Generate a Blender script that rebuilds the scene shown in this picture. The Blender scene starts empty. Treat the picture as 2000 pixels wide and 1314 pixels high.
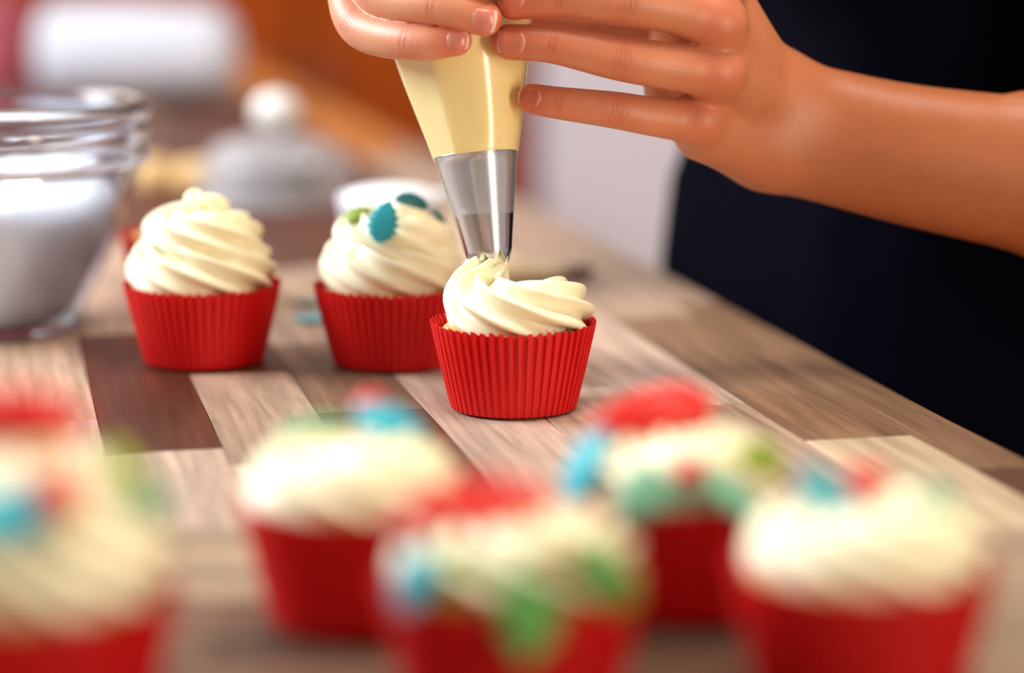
import bpy, bmesh, math, random
import numpy as np
from mathutils import Vector, Matrix
from mathutils.bvhtree import BVHTree

random.seed(4)
rng = np.random.default_rng(11)
SC = bpy.context.scene
COL = SC.collection

# ------------------------------------------------------------------ camera
F_PX, CAM_H = 4574.0, 0.21
TILT = math.atan(809 / F_PX)
cam_d = bpy.data.cameras.new('camera')
cam = bpy.data.objects.new('camera', cam_d)
COL.objects.link(cam)
cam.location = (0, 0, CAM_H)
cam.rotation_euler = (math.pi / 2 - TILT, 0, 0)
cam_d.sensor_width = 36.0
cam_d.lens = F_PX / 2000 * 36
cam_d.clip_start, cam_d.clip_end = 0.05, 60
cam_d.dof.use_dof = True
cam_d.dof.focus_distance = 1.012
cam_d.dof.aperture_fstop = 2.5
SC.camera = cam

# ------------------------------------------------------------------ world, light, exposure
W = bpy.data.worlds.new('world')
SC.world = W
W.use_nodes = True
W.node_tree.nodes['Background'].inputs[0].default_value = (1.0, 0.88, 0.76, 1)
W.node_tree.nodes['Background'].inputs[1].default_value = 0.19


def area(name, loc, target, sx, sy, power, color):
    d = bpy.data.lights.new(name, 'AREA')
    d.shape, d.size, d.size_y, d.energy, d.color = 'RECTANGLE', sx, sy, power, color
    o = bpy.data.objects.new(name, d)
    COL.objects.link(o)
    o.location = loc
    o.rotation_euler = (Vector(target) - Vector(loc)).to_track_quat('-Z', 'Y').to_euler()
    return o


area('window_light', (-1.85, 1.3, 1.25), (0, 1.0, 0.05), 1.1, 1.0, 50, (0.86, 0.93, 1.0))
area('ceiling_light', (0.35, 0.75, 1.9), (0.0, 1.05, 0.0), 0.9, 0.5, 18, (1.0, 0.90, 0.76))
area('far_window_light', (-1.6, 3.6, 1.5), (0.1, 3.8, -0.2), 1.2, 1.2, 22, (1.0, 0.93, 0.86))
area('front_streak_light', (1.85, -0.85, 0.0), (0, 1.0, 0.0), 0.36, 2.0, 25, (1.0, 0.84, 0.64))  # unseen source, tall shape made up for the streak on bag and nozzle
SC.view_settings.view_transform = 'Standard'
SC.view_settings.look = 'None'
SC.view_settings.exposure = 0.76
SC.view_settings.gamma = 1.0
SC.view_settings.use_curve_mapping = False
SC.cycles.max_bounces = 10
SC.cycles.transparent_max_bounces = 12
SC.cycles.sample_clamp_indirect = 6

cT, sT = math.cos(TILT), math.sin(TILT)


def ray(px, py):
    a, b = (px - 1000) / F_PX, (657 - py) / F_PX
    return np.array([a, cT + b * sT, -sT + b * cT])


def at(px, py, Y):
    d = ray(px, py)
    return np.array([0, 0, CAM_H]) + d * (Y / d[1])


def on_z(px, py, z=0.0):
    d = ray(px, py)
    return np.array([0, 0, CAM_H]) + d * ((z - CAM_H) / d[2])


# ------------------------------------------------------------------ materials
def srgb(r, g, b):
    f = lambda c: (c / 255 / 12.92) if c / 255 <= 0.04045 else ((c / 255 + 0.055) / 1.055) ** 2.4
    return (f(r), f(g), f(b), 1)


def mat(name, col, rough=0.5, noise=0.0, nscale=60, bump=0.0, bscale=200, sss=0.0, sss_r=(1, .6, .3), sss_s=0.003, **kw):
    m = bpy.data.materials.new(name)
    m.use_nodes = True
    nt = m.node_tree
    p = nt.nodes['Principled BSDF']
    p.inputs['Base Color'].default_value = col
    p.inputs['Roughness'].default_value = rough
    for k, v in kw.items():
        p.inputs[k].default_value = v
    if sss:
        p.inputs['Subsurface Weight'].default_value = sss
        p.inputs['Subsurface Radius'].default_value = sss_r
        p.inputs['Subsurface Scale'].default_value = sss_s
    tc = nt.nodes.new('ShaderNodeTexCoord')
    if noise:
        n = nt.nodes.new('ShaderNodeTexNoise')
        n.inputs['Scale'].default_value = nscale
        n.inputs['Detail'].default_value = 3
        nt.links.new(tc.outputs['Object'], n.inputs['Vector'])
        mr = nt.nodes.new('ShaderNodeMapRange')
        mr.inputs['To Min'].default_value, mr.inputs['To Max'].default_value = 1 - noise, 1 + noise
        nt.links.new(n.outputs[0], mr.inputs['Value'])
        mx = nt.nodes.new('ShaderNodeMix')
        mx.data_type, mx.blend_type = 'RGBA', 'MULTIPLY'
        mx.inputs[0].default_value = 1
        mx.inputs[6].default_value = col
        nt.links.new(mr.outputs[0], mx.inputs[7])
        nt.links.new(mx.outputs[2], p.inputs['Base Color'])
    if bump:
        n2 = nt.nodes.new('ShaderNodeTexNoise')
        n2.inputs['Scale'].default_value = bscale
        n2.inputs['Detail'].default_value = 4
        nt.links.new(tc.outputs['Object'], n2.inputs['Vector'])
        bp = nt.nodes.new('ShaderNodeBump')
        bp.inputs['Strength'].default_value = bump
        bp.inputs['Distance'].default_value = 0.001
        nt.links.new(n2.outputs[0], bp.inputs['Height'])
        nt.links.new(bp.outputs[0], p.inputs['Normal'])
    return m


M = {}
M['paper'] = mat('red_paper', srgb(224, 10, 13), 0.55, noise=0.06, nscale=300, bump=0.25, bscale=1200)
M['cream'] = mat('buttercream', srgb(254, 245, 212), 0.34, noise=0.02, nscale=90, bump=0.08, bscale=700,
                 sss=0.22, sss_r=(1, .75, .3), sss_s=0.002)
M['sponge'] = mat('sponge', srgb(214, 172, 110), 0.9, noise=0.25, nscale=500, bump=0.9, bscale=700)
M['teal'] = mat('teal_fondant', srgb(38, 172, 190), 0.55, noise=0.08, nscale=300, bump=0.1)
M['dark_teal'] = mat('dark_teal_fondant', srgb(10, 98, 100), 0.55, noise=0.08, nscale=300)
M['green'] = mat('green_fondant', srgb(72, 150, 60), 0.55, noise=0.08, nscale=300)
M['sage'] = mat('sage_fondant', srgb(128, 196, 164), 0.55, noise=0.08, nscale=300)
M['olive'] = mat('olive_fondant', srgb(140, 165, 40), 0.55, noise=0.08, nscale=300)
M['redf'] = mat('red_fondant', srgb(225, 22, 18), 0.4, noise=0.06, nscale=300)
M['steel'] = mat('brushed_steel', (0.56, 0.58, 0.63, 1), 0.22, noise=0.05, nscale=400, Metallic=1.0)
M['tin'] = mat('grey_tin', (0.55, 0.55, 0.60, 1), 0.35, noise=0.05, nscale=200, Metallic=1.0)
M['bagcream'] = mat('bag_of_cream', srgb(248, 226, 160), 0.22, noise=0.05, nscale=120, bump=0.06, bscale=160,
                    sss=0.3, sss_r=(1, .75, .3), sss_s=0.003)
M['bagcream'].node_tree.nodes['Principled BSDF'].inputs['Coat Weight'].default_value = 0.8
M['bagcream'].node_tree.nodes['Principled BSDF'].inputs['Coat Roughness'].default_value = 0.17
M['navy'] = mat('navy_cloth', (0.0012, 0.0012, 0.004, 1), 0.9, noise=0.3, nscale=40, bump=0.2, bscale=900)
M['navy'].node_tree.nodes['Principled BSDF'].inputs['Specular IOR Level'].default_value = 0.02
M['white_cloth'] = mat('white_cloth', srgb(220, 222, 234), 0.9, noise=0.03, nscale=30, bump=0.3, bscale=400)
M['ceramic'] = mat('white_ceramic', srgb(236, 240, 246), 0.2, noise=0.02, nscale=40)
M['egg'] = mat('white_knob', srgb(250, 248, 244), 0.35, noise=0.02, nscale=60)
M['bun'] = mat('baked_crust', srgb(224, 186, 128), 0.7, noise=0.15, nscale=80, bump=0.3, bscale=300)
M['pink'] = mat('pink_cloth', srgb(196, 96, 110), 0.85, noise=0.06, nscale=30)
M['sugar'] = mat('white_icing', srgb(246, 248, 254), 0.6, noise=0.03, nscale=60, bump=0.3, bscale=120)
M['handle_wood'] = mat('pale_handle_wood', srgb(248, 230, 186), 0.5, noise=0.1, nscale=90)
M['bristle'] = mat('dark_bristle', srgb(120, 98, 80), 0.8, noise=0.2, nscale=500)
M['cabinet'] = mat('brown_cabinet_wood', srgb(158, 68, 12), 0.6, noise=0.2, nscale=6, **{'Specular IOR Level': 0.1})
M['white_door'] = mat('white_lacquer', srgb(226, 220, 232), 0.35, noise=0.02, nscale=8)
M['floor'] = mat('floor_tile', srgb(150, 96, 60), 0.5, noise=0.1, nscale=4)
M['wall'] = mat('wall_paint', srgb(232, 224, 222), 0.8, noise=0.03, nscale=5)
M['nail'] = None

# glass
m = bpy.data.materials.new('clear_glass'); m.use_nodes = True
p = m.node_tree.nodes['Principled BSDF']
p.inputs['Base Color'].default_value = (0.86, 0.91, 1, 1)
p.inputs['Transmission Weight'].default_value = 1
p.inputs['Roughness'].default_value = 0.02
p.inputs['IOR'].default_value = 1.47
M['glass'] = m
m = bpy.data.materials.new('thin_glass'); m.use_nodes = True
nt = m.node_tree
tr = nt.nodes.new('ShaderNodeBsdfTransparent'); tr.inputs[0].default_value = (0.90, 0.94, 1.0, 1)
gl = nt.nodes.new('ShaderNodeBsdfGlossy'); gl.inputs['Roughness'].default_value = 0.04
lw = nt.nodes.new('ShaderNodeLayerWeight'); lw.inputs['Blend'].default_value = 0.5
pw = nt.nodes.new('ShaderNodeMath'); pw.operation = 'POWER'; pw.inputs[1].default_value = 3.5
nt.links.new(lw.outputs['Facing'], pw.inputs[0])
fr_ = nt.nodes.new('ShaderNodeMath'); fr_.operation = 'MULTIPLY_ADD'; fr_.inputs[1].default_value = 0.6; fr_.inputs[2].default_value = 0.05
nt.links.new(pw.outputs[0], fr_.inputs[0])
mx = nt.nodes.new('ShaderNodeMixShader')
nt.links.new(fr_.outputs[0], mx.inputs[0]); nt.links.new(tr.outputs[0], mx.inputs[1]); nt.links.new(gl.outputs[0], mx.inputs[2])
nt.links.new(mx.outputs[0], nt.nodes['Material Output'].inputs[0])
M['thin_glass'] = m

# thin plastic film of the bag
m = bpy.data.materials.new('clear_film'); m.use_nodes = True
nt = m.node_tree
p = nt.nodes['Principled BSDF']
p.inputs['Base Color'].default_value = (0.8, 0.8, 0.84, 1)
p.inputs['Roughness'].default_value = 0.12
tr = nt.nodes.new('ShaderNodeBsdfTransparent')
mx = nt.nodes.new('ShaderNodeMixShader'); mx.inputs[0].default_value = 0.10
nt.links.new(tr.outputs[0], mx.inputs[1]); nt.links.new(p.outputs[0], mx.inputs[2])
nt.links.new(mx.outputs[0], nt.nodes['Material Output'].inputs[0])
M['film'] = m
m = m.copy(); m.name = 'cloudy_plastic'
[n for n in m.node_tree.nodes if n.type == 'MIX_SHADER'][0].inputs[0].default_value = 0.2
m.node_tree.nodes['Principled BSDF'].inputs['Roughness'].default_value = 0.35
M['plastic'] = m

# worktop wood: colour of each stave comes from its object colour
m = bpy.data.materials.new('stave_wood'); m.use_nodes = True
nt = m.node_tree
p = nt.nodes['Principled BSDF']
tc = nt.nodes.new('ShaderNodeTexCoord'); oi = nt.nodes.new('ShaderNodeObjectInfo')
mp = nt.nodes.new('ShaderNodeMapping')
mp.inputs['Scale'].default_value = (170, 9, 60)
add = nt.nodes.new('ShaderNodeVectorMath'); add.operation = 'ADD'
mul = nt.nodes.new('ShaderNodeVectorMath'); mul.operation = 'SCALE'
mul.inputs[0].default_value = (3.1, 1.7, 0.9)
sc_ = nt.nodes.new('ShaderNodeMath'); sc_.operation = 'MULTIPLY'; sc_.inputs[1].default_value = 7
nt.links.new(oi.outputs['Random'], sc_.inputs[0]); nt.links.new(sc_.outputs[0], mul.inputs['Scale'])
nt.links.new(tc.outputs['Object'], add.inputs[0]); nt.links.new(mul.outputs[0], add.inputs[1])
nt.links.new(add.outputs[0], mp.inputs['Vector'])
n1 = nt.nodes.new('ShaderNodeTexNoise'); n1.inputs['Scale'].default_value = 1.0
n1.inputs['Detail'].default_value = 6; n1.inputs['Roughness'].default_value = 0.62; n1.inputs['Distortion'].default_value = 0.7
nt.links.new(mp.outputs[0], n1.inputs['Vector'])
mp2 = nt.nodes.new('ShaderNodeMapping'); mp2.inputs['Scale'].default_value = (42, 2.5, 20)
nt.links.new(add.outputs[0], mp2.inputs['Vector'])
n2 = nt.nodes.new('ShaderNodeTexNoise'); n2.inputs['Scale'].default_value = 1.0; n2.inputs['Detail'].default_value = 3
n2.inputs['Distortion'].default_value = 1.2
nt.links.new(mp2.outputs[0], n2.inputs['Vector'])
r1 = nt.nodes.new('ShaderNodeMapRange'); r1.inputs['From Min'].default_value = .3; r1.inputs['From Max'].default_value = .7
r1.inputs['To Min'].default_value = .58; r1.inputs['To Max'].default_value = 1.2
r2 = nt.nodes.new('ShaderNodeMapRange'); r2.inputs['From Min'].default_value = .3; r2.inputs['From Max'].default_value = .7
r2.inputs['To Min'].default_value = .72; r2.inputs['To Max'].default_value = 1.22
nt.links.new(n1.outputs[0], r1.inputs[0]); nt.links.new(n2.outputs[0], r2.inputs[0])
mm = nt.nodes.new('ShaderNodeMath'); mm.operation = 'MULTIPLY'
nt.links.new(r1.outputs[0], mm.inputs[0]); nt.links.new(r2.outputs[0], mm.inputs[1])
vm = nt.nodes.new('ShaderNodeVectorMath'); vm.operation = 'SCALE'
nt.links.new(oi.outputs['Color'], vm.inputs[0]); nt.links.new(mm.outputs[0], vm.inputs['Scale'])
nt.links.new(vm.outputs[0], p.inputs['Base Color'])
p.inputs['Roughness'].default_value = 0.5
p.inputs['Specular IOR Level'].default_value = 0.16
bp = nt.nodes.new('ShaderNodeBump'); bp.inputs['Strength'].default_value = 0.18; bp.inputs['Distance'].default_value = 0.0006
nt.links.new(n1.outputs[0], bp.inputs['Height']); nt.links.new(bp.outputs[0], p.inputs['Normal'])
M['stave'] = m

# skin and nail: colour from a vertex attribute that marks redder joints, tips and creases
m = bpy.data.materials.new('skin'); m.use_nodes = True
nt = m.node_tree
p = nt.nodes['Principled BSDF']
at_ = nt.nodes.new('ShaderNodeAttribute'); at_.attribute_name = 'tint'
tc = nt.nodes.new('ShaderNodeTexCoord')
n1 = nt.nodes.new('ShaderNodeTexNoise'); n1.inputs['Scale'].default_value = 90; n1.inputs['Detail'].default_value = 4
nt.links.new(tc.outputs['Object'], n1.inputs['Vector'])
r1 = nt.nodes.new('ShaderNodeMapRange'); r1.inputs['To Min'].default_value = .9; r1.inputs['To Max'].default_value = 1.1
nt.links.new(n1.outputs[0], r1.inputs[0])
vm = nt.nodes.new('ShaderNodeVectorMath'); vm.operation = 'SCALE'
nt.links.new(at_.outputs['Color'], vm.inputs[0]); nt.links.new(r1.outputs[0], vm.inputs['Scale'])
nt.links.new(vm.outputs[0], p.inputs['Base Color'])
p.inputs['Roughness'].default_value = 0.45
p.inputs['Specular IOR Level'].default_value = 0.5
p.inputs['Subsurface Weight'].default_value = 0.25
p.inputs['Subsurface Radius'].default_value = (1, .35, .2)
p.inputs['Subsurface Scale'].default_value = 0.003
vo = nt.nodes.new('ShaderNodeTexVoronoi'); vo.inputs['Scale'].default_value = 900
nt.links.new(tc.outputs['Object'], vo.inputs['Vector'])
bp = nt.nodes.new('ShaderNodeBump'); bp.inputs['Strength'].default_value = 0.12; bp.inputs['Distance'].default_value = 0.0005
nt.links.new(vo.outputs[0], bp.inputs['Height']); nt.links.new(bp.outputs[0], p.inputs['Normal'])
M['skin'] = m
m = bpy.data.materials.new('fingernail'); m.use_nodes = True
nt = m.node_tree
p = nt.nodes['Principled BSDF']
at_ = nt.nodes.new('ShaderNodeAttribute'); at_.attribute_name = 'tint'
nt.links.new(at_.outputs['Color'], p.inputs['Base Color'])
p.inputs['Roughness'].default_value = 0.25
M['nail'] = m


# ------------------------------------------------------------------ builders
def mesh_obj(name, verts, faces, material, parent=None, smooth=True):
    me = bpy.data.meshes.new(name)
    me.from_pydata([tuple(map(float, v)) for v in verts], [], [tuple(map(int, f)) for f in faces])
    me.update()
    if smooth:
        me.polygons.foreach_set('use_smooth', [True] * len(me.polygons))
    o = bpy.data.objects.new(name, me)
    COL.objects.link(o)
    if material: me.materials.append(material)
    o.parent = parent
    return o


def bm_obj(name, bm, material, parent=None, smooth=True):
    me = bpy.data.meshes.new(name)
    bm.normal_update()
    bm.to_mesh(me); bm.free()
    if smooth:
        me.polygons.foreach_set('use_smooth', [True] * len(me.polygons))
    o = bpy.data.objects.new(name, me)
    COL.objects.link(o)
    me.materials.append(material)
    o.parent = parent
    return o


def tag(o, label, cat, group=None, kind=None):
    o['label'] = label; o['category'] = cat
    if group: o['group'] = group
    if kind: o['kind'] = kind
    return o


def thing(name, label, cat, loc=(0, 0, 0), rz=0, group=None):
    o = bpy.data.objects.new(name, None)
    o.empty_display_size = 0.02
    COL.objects.link(o)
    o.location = loc; o.rotation_euler = (0, 0, rz)
    return tag(o, label, cat, group)


def structure(o):
    o['kind'] = 'structure'
    return o


def box_bm(x0, x1, y0, y1, z0, z1, bev=0.0, bm=None):
    own = bm is None
    if own: bm = bmesh.new()
    r = bmesh.ops.create_cube(bm, size=1)
    for v in r['verts']:
        v.co = Vector((x0 + (v.co.x + .5) * (x1 - x0), y0 + (v.co.y + .5) * (y1 - y0), z0 + (v.co.z + .5) * (z1 - z0)))
    if bev:
        es = list({e for v in r['verts'] for e in v.link_edges})
        bmesh.ops.bevel(bm, geom=es, offset=bev, segments=2, affect='EDGES')
    return bm


def lathe(profile, n=64, wobble=None):
    """closed surface from (r, z) points; r = 0 at an end closes it"""
    vs, fs, rings = [], [], []
    for i, (r, z) in enumerate(profile):
        if r < 1e-7:
            rings.append([len(vs)]); vs.append((0, 0, z)); continue
        ring = []
        for k in range(n):
            a = 2 * math.pi * k / n
            rr, zz = (r, z) if wobble is None else wobble(r, z, a)
            ring.append(len(vs)); vs.append((rr * math.cos(a), rr * math.sin(a), zz))
        rings.append(ring)
    for a, b in zip(rings[:-1], rings[1:]):
        for k in range(n):
            k2 = (k + 1) % n
            if len(a) == 1 and len(b) == 1: continue
            if len(a) == 1: fs.append((a[0], b[k2], b[k]))
            elif len(b) == 1: fs.append((a[k], a[k2], b[0]))
            else: fs.append((a[k], a[k2], b[k2], b[k]))
    return vs, fs


def smooth_path(pts, n):
    """Catmull-Rom through rows of pts (any number of columns), n samples, even in index"""
    P = np.asarray(pts, float)
    P = np.vstack([2 * P[0] - P[1], P, 2 * P[-1] - P[-2]])
    m_ = len(P) - 3
    t = np.linspace(0, m_ - 1e-9, n)
    i = t.astype(int); u = (t - i)[:, None]
    a, b, c, d = P[i], P[i + 1], P[i + 2], P[i + 3]
    return .5 * (2 * b + (c - a) * u + (2 * a - 5 * b + 4 * c - d) * u ** 2 + (3 * b - a - 3 * c + d) * u ** 3)


def rope(path, radius, lobes=7, depth=0.15, twist=0.0, nphi=70, start_normal=(0, 0, 1), sharp=1.5, squash=1.0):
    """star-section rope swept along a path with parallel-transported frames"""
    P = np.asarray(path); n = len(P)
    T = np.gradient(P, axis=0); T /= np.linalg.norm(T, axis=1)[:, None]
    N = np.zeros_like(P)
    v = np.asarray(start_normal, float); v -= T[0] * v.dot(T[0]); N[0] = v / np.linalg.norm(v)
    for i in range(1, n):
        v = N[i - 1] - T[i] * N[i - 1].dot(T[i]); N[i] = v / np.linalg.norm(v)
    B = np.cross(T, N)
    s = np.concatenate([[0], np.cumsum(np.linalg.norm(np.diff(P, axis=0), axis=1))])
    ph = np.linspace(0, 2 * math.pi, nphi, endpoint=False)
    tw = twist * s if np.isscalar(twist) else np.asarray(twist)
    vs = []
    for i in range(n):
        w = ((1 + np.cos(lobes * (ph - tw[i]))) / 2) ** sharp
        r = radius[i] * (1 + depth * (2 * w - 0.9))
        vs.append(P[i] + (np.cos(ph) * r)[:, None] * N[i] * squash + (np.sin(ph) * r)[:, None] * B[i])
    vs = np.concatenate(vs)
    fs = []
    for i in range(n - 1):
        for k in range(nphi):
            k2 = (k + 1) % nphi
            fs.append((i * nphi + k, i * nphi + k2, (i + 1) * nphi + k2, (i + 1) * nphi + k))
    a = len(vs)
    vs = np.vstack([vs, P[0] - T[0] * radius[0] * .35, P[-1] + T[-1] * radius[-1] * .5])
    for k in range(nphi):
        k2 = (k + 1) % nphi
        fs.append((a, k2, k)); fs.append((a + 1, (n - 1) * nphi + k, (n - 1) * nphi + k2))
    return vs, fs


def join(*parts):
    vs, fs = [], []
    for v, f in parts:
        o = len(vs)
        vs.extend(list(map(tuple, v))); fs.extend([tuple(i + o for i in q) for q in f])
    return vs, fs


# ------------------------------------------------------------------ the room
structure(bm_obj('floor', box_bm(-3.2, 3.2, -1.5, 4.72, -0.94, -0.90), M['floor'], smooth=False))
structure(bm_obj('wall_back', box_bm(-3.2, 3.2, 4.62, 4.72, -0.90, 1.7), M['wall'], smooth=False))
structure(bm_obj('wall_side', box_bm(3.1, 3.2, -1.5, 4.62, -0.90, 1.7), M['wall'], smooth=False))

# tall brown cupboards along the back wall
for k, (x0, x1) in enumerate(((-2.4, -1.6), (-1.59, -0.79), (-0.78, 0.035))):
    t = thing('kitchen_cupboard', ('brown wooden kitchen cupboard at the back wall, furthest from the white appliance',
                                   'brown wooden kitchen cupboard at the back wall, middle one of three',
                                   'brown wooden kitchen cupboard at the back wall, directly beside the white appliance')[k],
              'cupboard', ((x0 + x1) / 2, 4.38, -0.90), 0, 'brown kitchen cupboards')
    w = (x1 - x0) / 2
    bm_obj('body', box_bm(-w, w, -0.20, 0.235, 0.08, 1.55, 0.003), M['cabinet'], t, False)
    bm_obj('plinth', box_bm(-w, w, -0.16, 0.235, 0.0, 0.08), M['cabinet'], t, False)
    for s in (-1, 1):
        d = bm_obj('door', box_bm(min(0.004 * s, s * (w - .004)), max(0.004 * s, s * (w - .004)), -0.222, -0.20, 0.09, 1.54, 0.004), M['cabinet'], t, False)
        bm_obj('handle', box_bm(s * .04 - .006, s * .04 + .006, -0.25, -0.222, 0.72, 0.88, 0.003), M['steel'], d, False)
t = thing('white_appliance', 'white kitchen appliance with a plain door beside the brown cupboards', 'appliance', (0.39, 4.36, -0.90))
bm_obj('body', box_bm(-0.345, 0.345, -0.20, 0.25, 0.04, 1.55, 0.01), M['white_door'], t, False)
d = bm_obj('door', box_bm(-0.34, 0.34, -0.24, -0.205, 0.06, 1.54, 0.012), M['white_door'], t, False)
bm_obj('handle', box_bm(-0.31, -0.29, -0.28, -0.24, 0.95, 1.35, 0.006), M['steel'], d, False)

# ------------------------------------------------------------------ worktop of staves
ALPHA = math.radians(12.6)
ca, sa = math.cos(ALPHA), math.sin(ALPHA)
uv2xy = lambda u, v: (u * ca - v * sa, u * sa + v * ca)
U_EDGE = 0.397
Y_SPLIT = 0.800
worktop = thing('worktop', 'wooden worktop of mixed pale and dark staves under everything', 'worktop', (0, 0, -0.04))
LIGHT, PINK, MID = srgb(206, 180, 148), srgb(194, 166, 148), srgb(172, 143, 122)
BROWN, DARK, REDB = srgb(134, 102, 78), srgb(92, 64, 50), srgb(92, 46, 30)
LIT_ORANGE = srgb(196, 116, 48)  # warm light along the far worktop edge, put into the stave colour
palette = [LIGHT, PINK, MID, MID, BROWN, REDB, DARK]
OVER = {  # row: list of (v_end, colour) from the front on
    0: [(.83, DARK), (1.24, BROWN), (2.2, MID), (2.8, LIT_ORANGE), (3.3, LIT_ORANGE), (4.15, LIT_ORANGE)],
    1: [(.893, LIGHT), (1.20, BROWN), (2.1, MID), (2.6, LIT_ORANGE), (3.0, LIT_ORANGE), (4.15, LIT_ORANGE)],
    2: [(.97, MID), (1.33, PINK), (1.66, LIGHT)],
    3: [(1.02, PINK), (1.06, MID), (1.50, PINK), (1.9, REDB)],
    4: [(1.16, PINK), (1.43, MID), (1.9, REDB)],
    5: [(.99, REDB), (1.16, BROWN), (1.42, MID), (1.8, REDB)],
    6: [(.90, PINK), (1.09, MID), (1.3, REDB), (1.7, REDB)],
    7: [(.93, PINK), (1.21, REDB), (1.6, MID)],
    8: [(1.0, PINK), (1.24, MID), (1.6, REDB)],
    9: [(.95, MID), (1.3, LIGHT)],
}
first_of = {}
for row in range(18):
    if row == 0: u1, u0 = U_EDGE, 0.370
    else: u1 = 0.370 - 0.047 * (row - 1); u0 = u1 - 0.047
    segs, v = [], 0.5
    for ve, c in OVER.get(row, []):
        segs.append((v, ve, c)); v = ve
    while v < 4.1:
        ve = min(v + random.uniform(.3, .62), 4.15)
        segs.append((v, ve, random.choice(palette if v < 1.6 else [REDB, BROWN, REDB, REDB]))); v = ve
    for v0, v1, c in segs:
        g = 0.00022
        a, b = u0 + g, u1 - g
        # front ends are cut along the crosswise strips
        va = max(v0 + g, (Y_SPLIT + g - a * sa) / ca); vb = max(v0 + g, (Y_SPLIT + g - b * sa) / ca)
        v1 -= g
        if v1 - min(va, vb) < 0.02 or v1 < max(va, vb): continue
        cu, cv = (a + b) / 2, (min(va, vb) + v1) / 2
        dz = random.uniform(-.0001, .0001); ch = 0.00022
        quad = [(a, va), (b, vb), (b, v1), (a, v1)]
        vs = [(q[0] - cu, q[1] - cv, 0) for q in quad] + [(q[0] - cu, q[1] - cv, 0.04 - ch + dz) for q in quad]
        inner = [(a + ch, va + ch), (b - ch, vb + ch), (b - ch, v1 - ch), (a + ch, v1 - ch)]
        vs += [(q[0] - cu, q[1] - cv, 0.04 + dz) for q in inner]
        fs = [(3, 2, 1, 0)] + [(i, (i + 1) % 4, (i + 1) % 4 + 4, i + 4) for i in range(4)] + \
             [(i + 4, (i + 1) % 4 + 4, (i + 1) % 4 + 8, i + 8) for i in range(4)] + [(8, 9, 10, 11)]
        o = mesh_obj('stave', vs, fs, M['stave'], worktop, False)
        x, y = uv2xy(cu, cv)
        o.location = (x, y, 0); o.rotation_euler = (0, 0, ALPHA)
        j = random.uniform(.9, 1.1)
        o.color = (c[0] * j, c[1] * j, c[2] * j, 1)
# crosswise strips along the front of the worktop
y = Y_SPLIT
strip_cols = [srgb(156, 134, 112), srgb(176, 150, 122), srgb(162, 138, 114), srgb(138, 116, 96)]
k = 0
while y > 0.42:
    w = random.choice((.018, .022, .026))
    x1e = (U_EDGE - (y - w / 2) * sa) / ca
    xa, xb = -0.085 + random.uniform(-.03, .03), 0.115 + random.uniform(-.02, .02)
    for q_, (x0, x1) in enumerate(((-0.52, xa), (xa, xb), (xb, x1e))):
        vs, fs = [], []
        bm = box_bm(-(x1 - x0) / 2 + .0002, (x1 - x0) / 2 - .0002, -w / 2 + .0002, w / 2 - .0002, 0, .04 + random.uniform(-.0001, .0001))
        # grain runs along local Y, so the mesh is turned a quarter
        bmesh.ops.rotate(bm, verts=bm.verts, cent=(0, 0, 0), matrix=Matrix.Rotation(math.pi / 2, 3, 'Z'))
        o = bm_obj('crosswise_strip', bm, M['stave'], worktop, False)
        o.location = ((x0 + x1) / 2, y - w / 2, 0); o.rotation_euler = (0, 0, -math.pi / 2)
        c = strip_cols[(k * 7 + (k // 3)) % 4] if (y > .715 or q_ == 2) else random.choice((srgb(112, 86, 68), srgb(88, 64, 50)))
        o.color = c
        k += 1
    y -= w
# island base under the worktop
t = thing('base_cabinet', 'dark base cabinet carrying the wooden worktop', 'cabinet', (0, 0, -0.90))
c0 = [uv2xy(-0.36, 0.75), uv2xy(U_EDGE - .03, 0.75), uv2xy(U_EDGE - .03, 4.1), uv2xy(-0.36, 4.1)]
vs = [(a, b, 0) for a, b in c0] + [(a, b, 0.8595) for a, b in c0]
mesh_obj('body', vs, [(3, 2, 1, 0), (4, 5, 6, 7)] + [(i, (i + 1) % 4, (i + 1) % 4 + 4, i + 4) for i in range(4)], M['cabinet'], t, False)

# ------------------------------------------------------------------ cupcakes
RT, RB, HC = 0.0352, 0.0272, 0.0385


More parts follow.
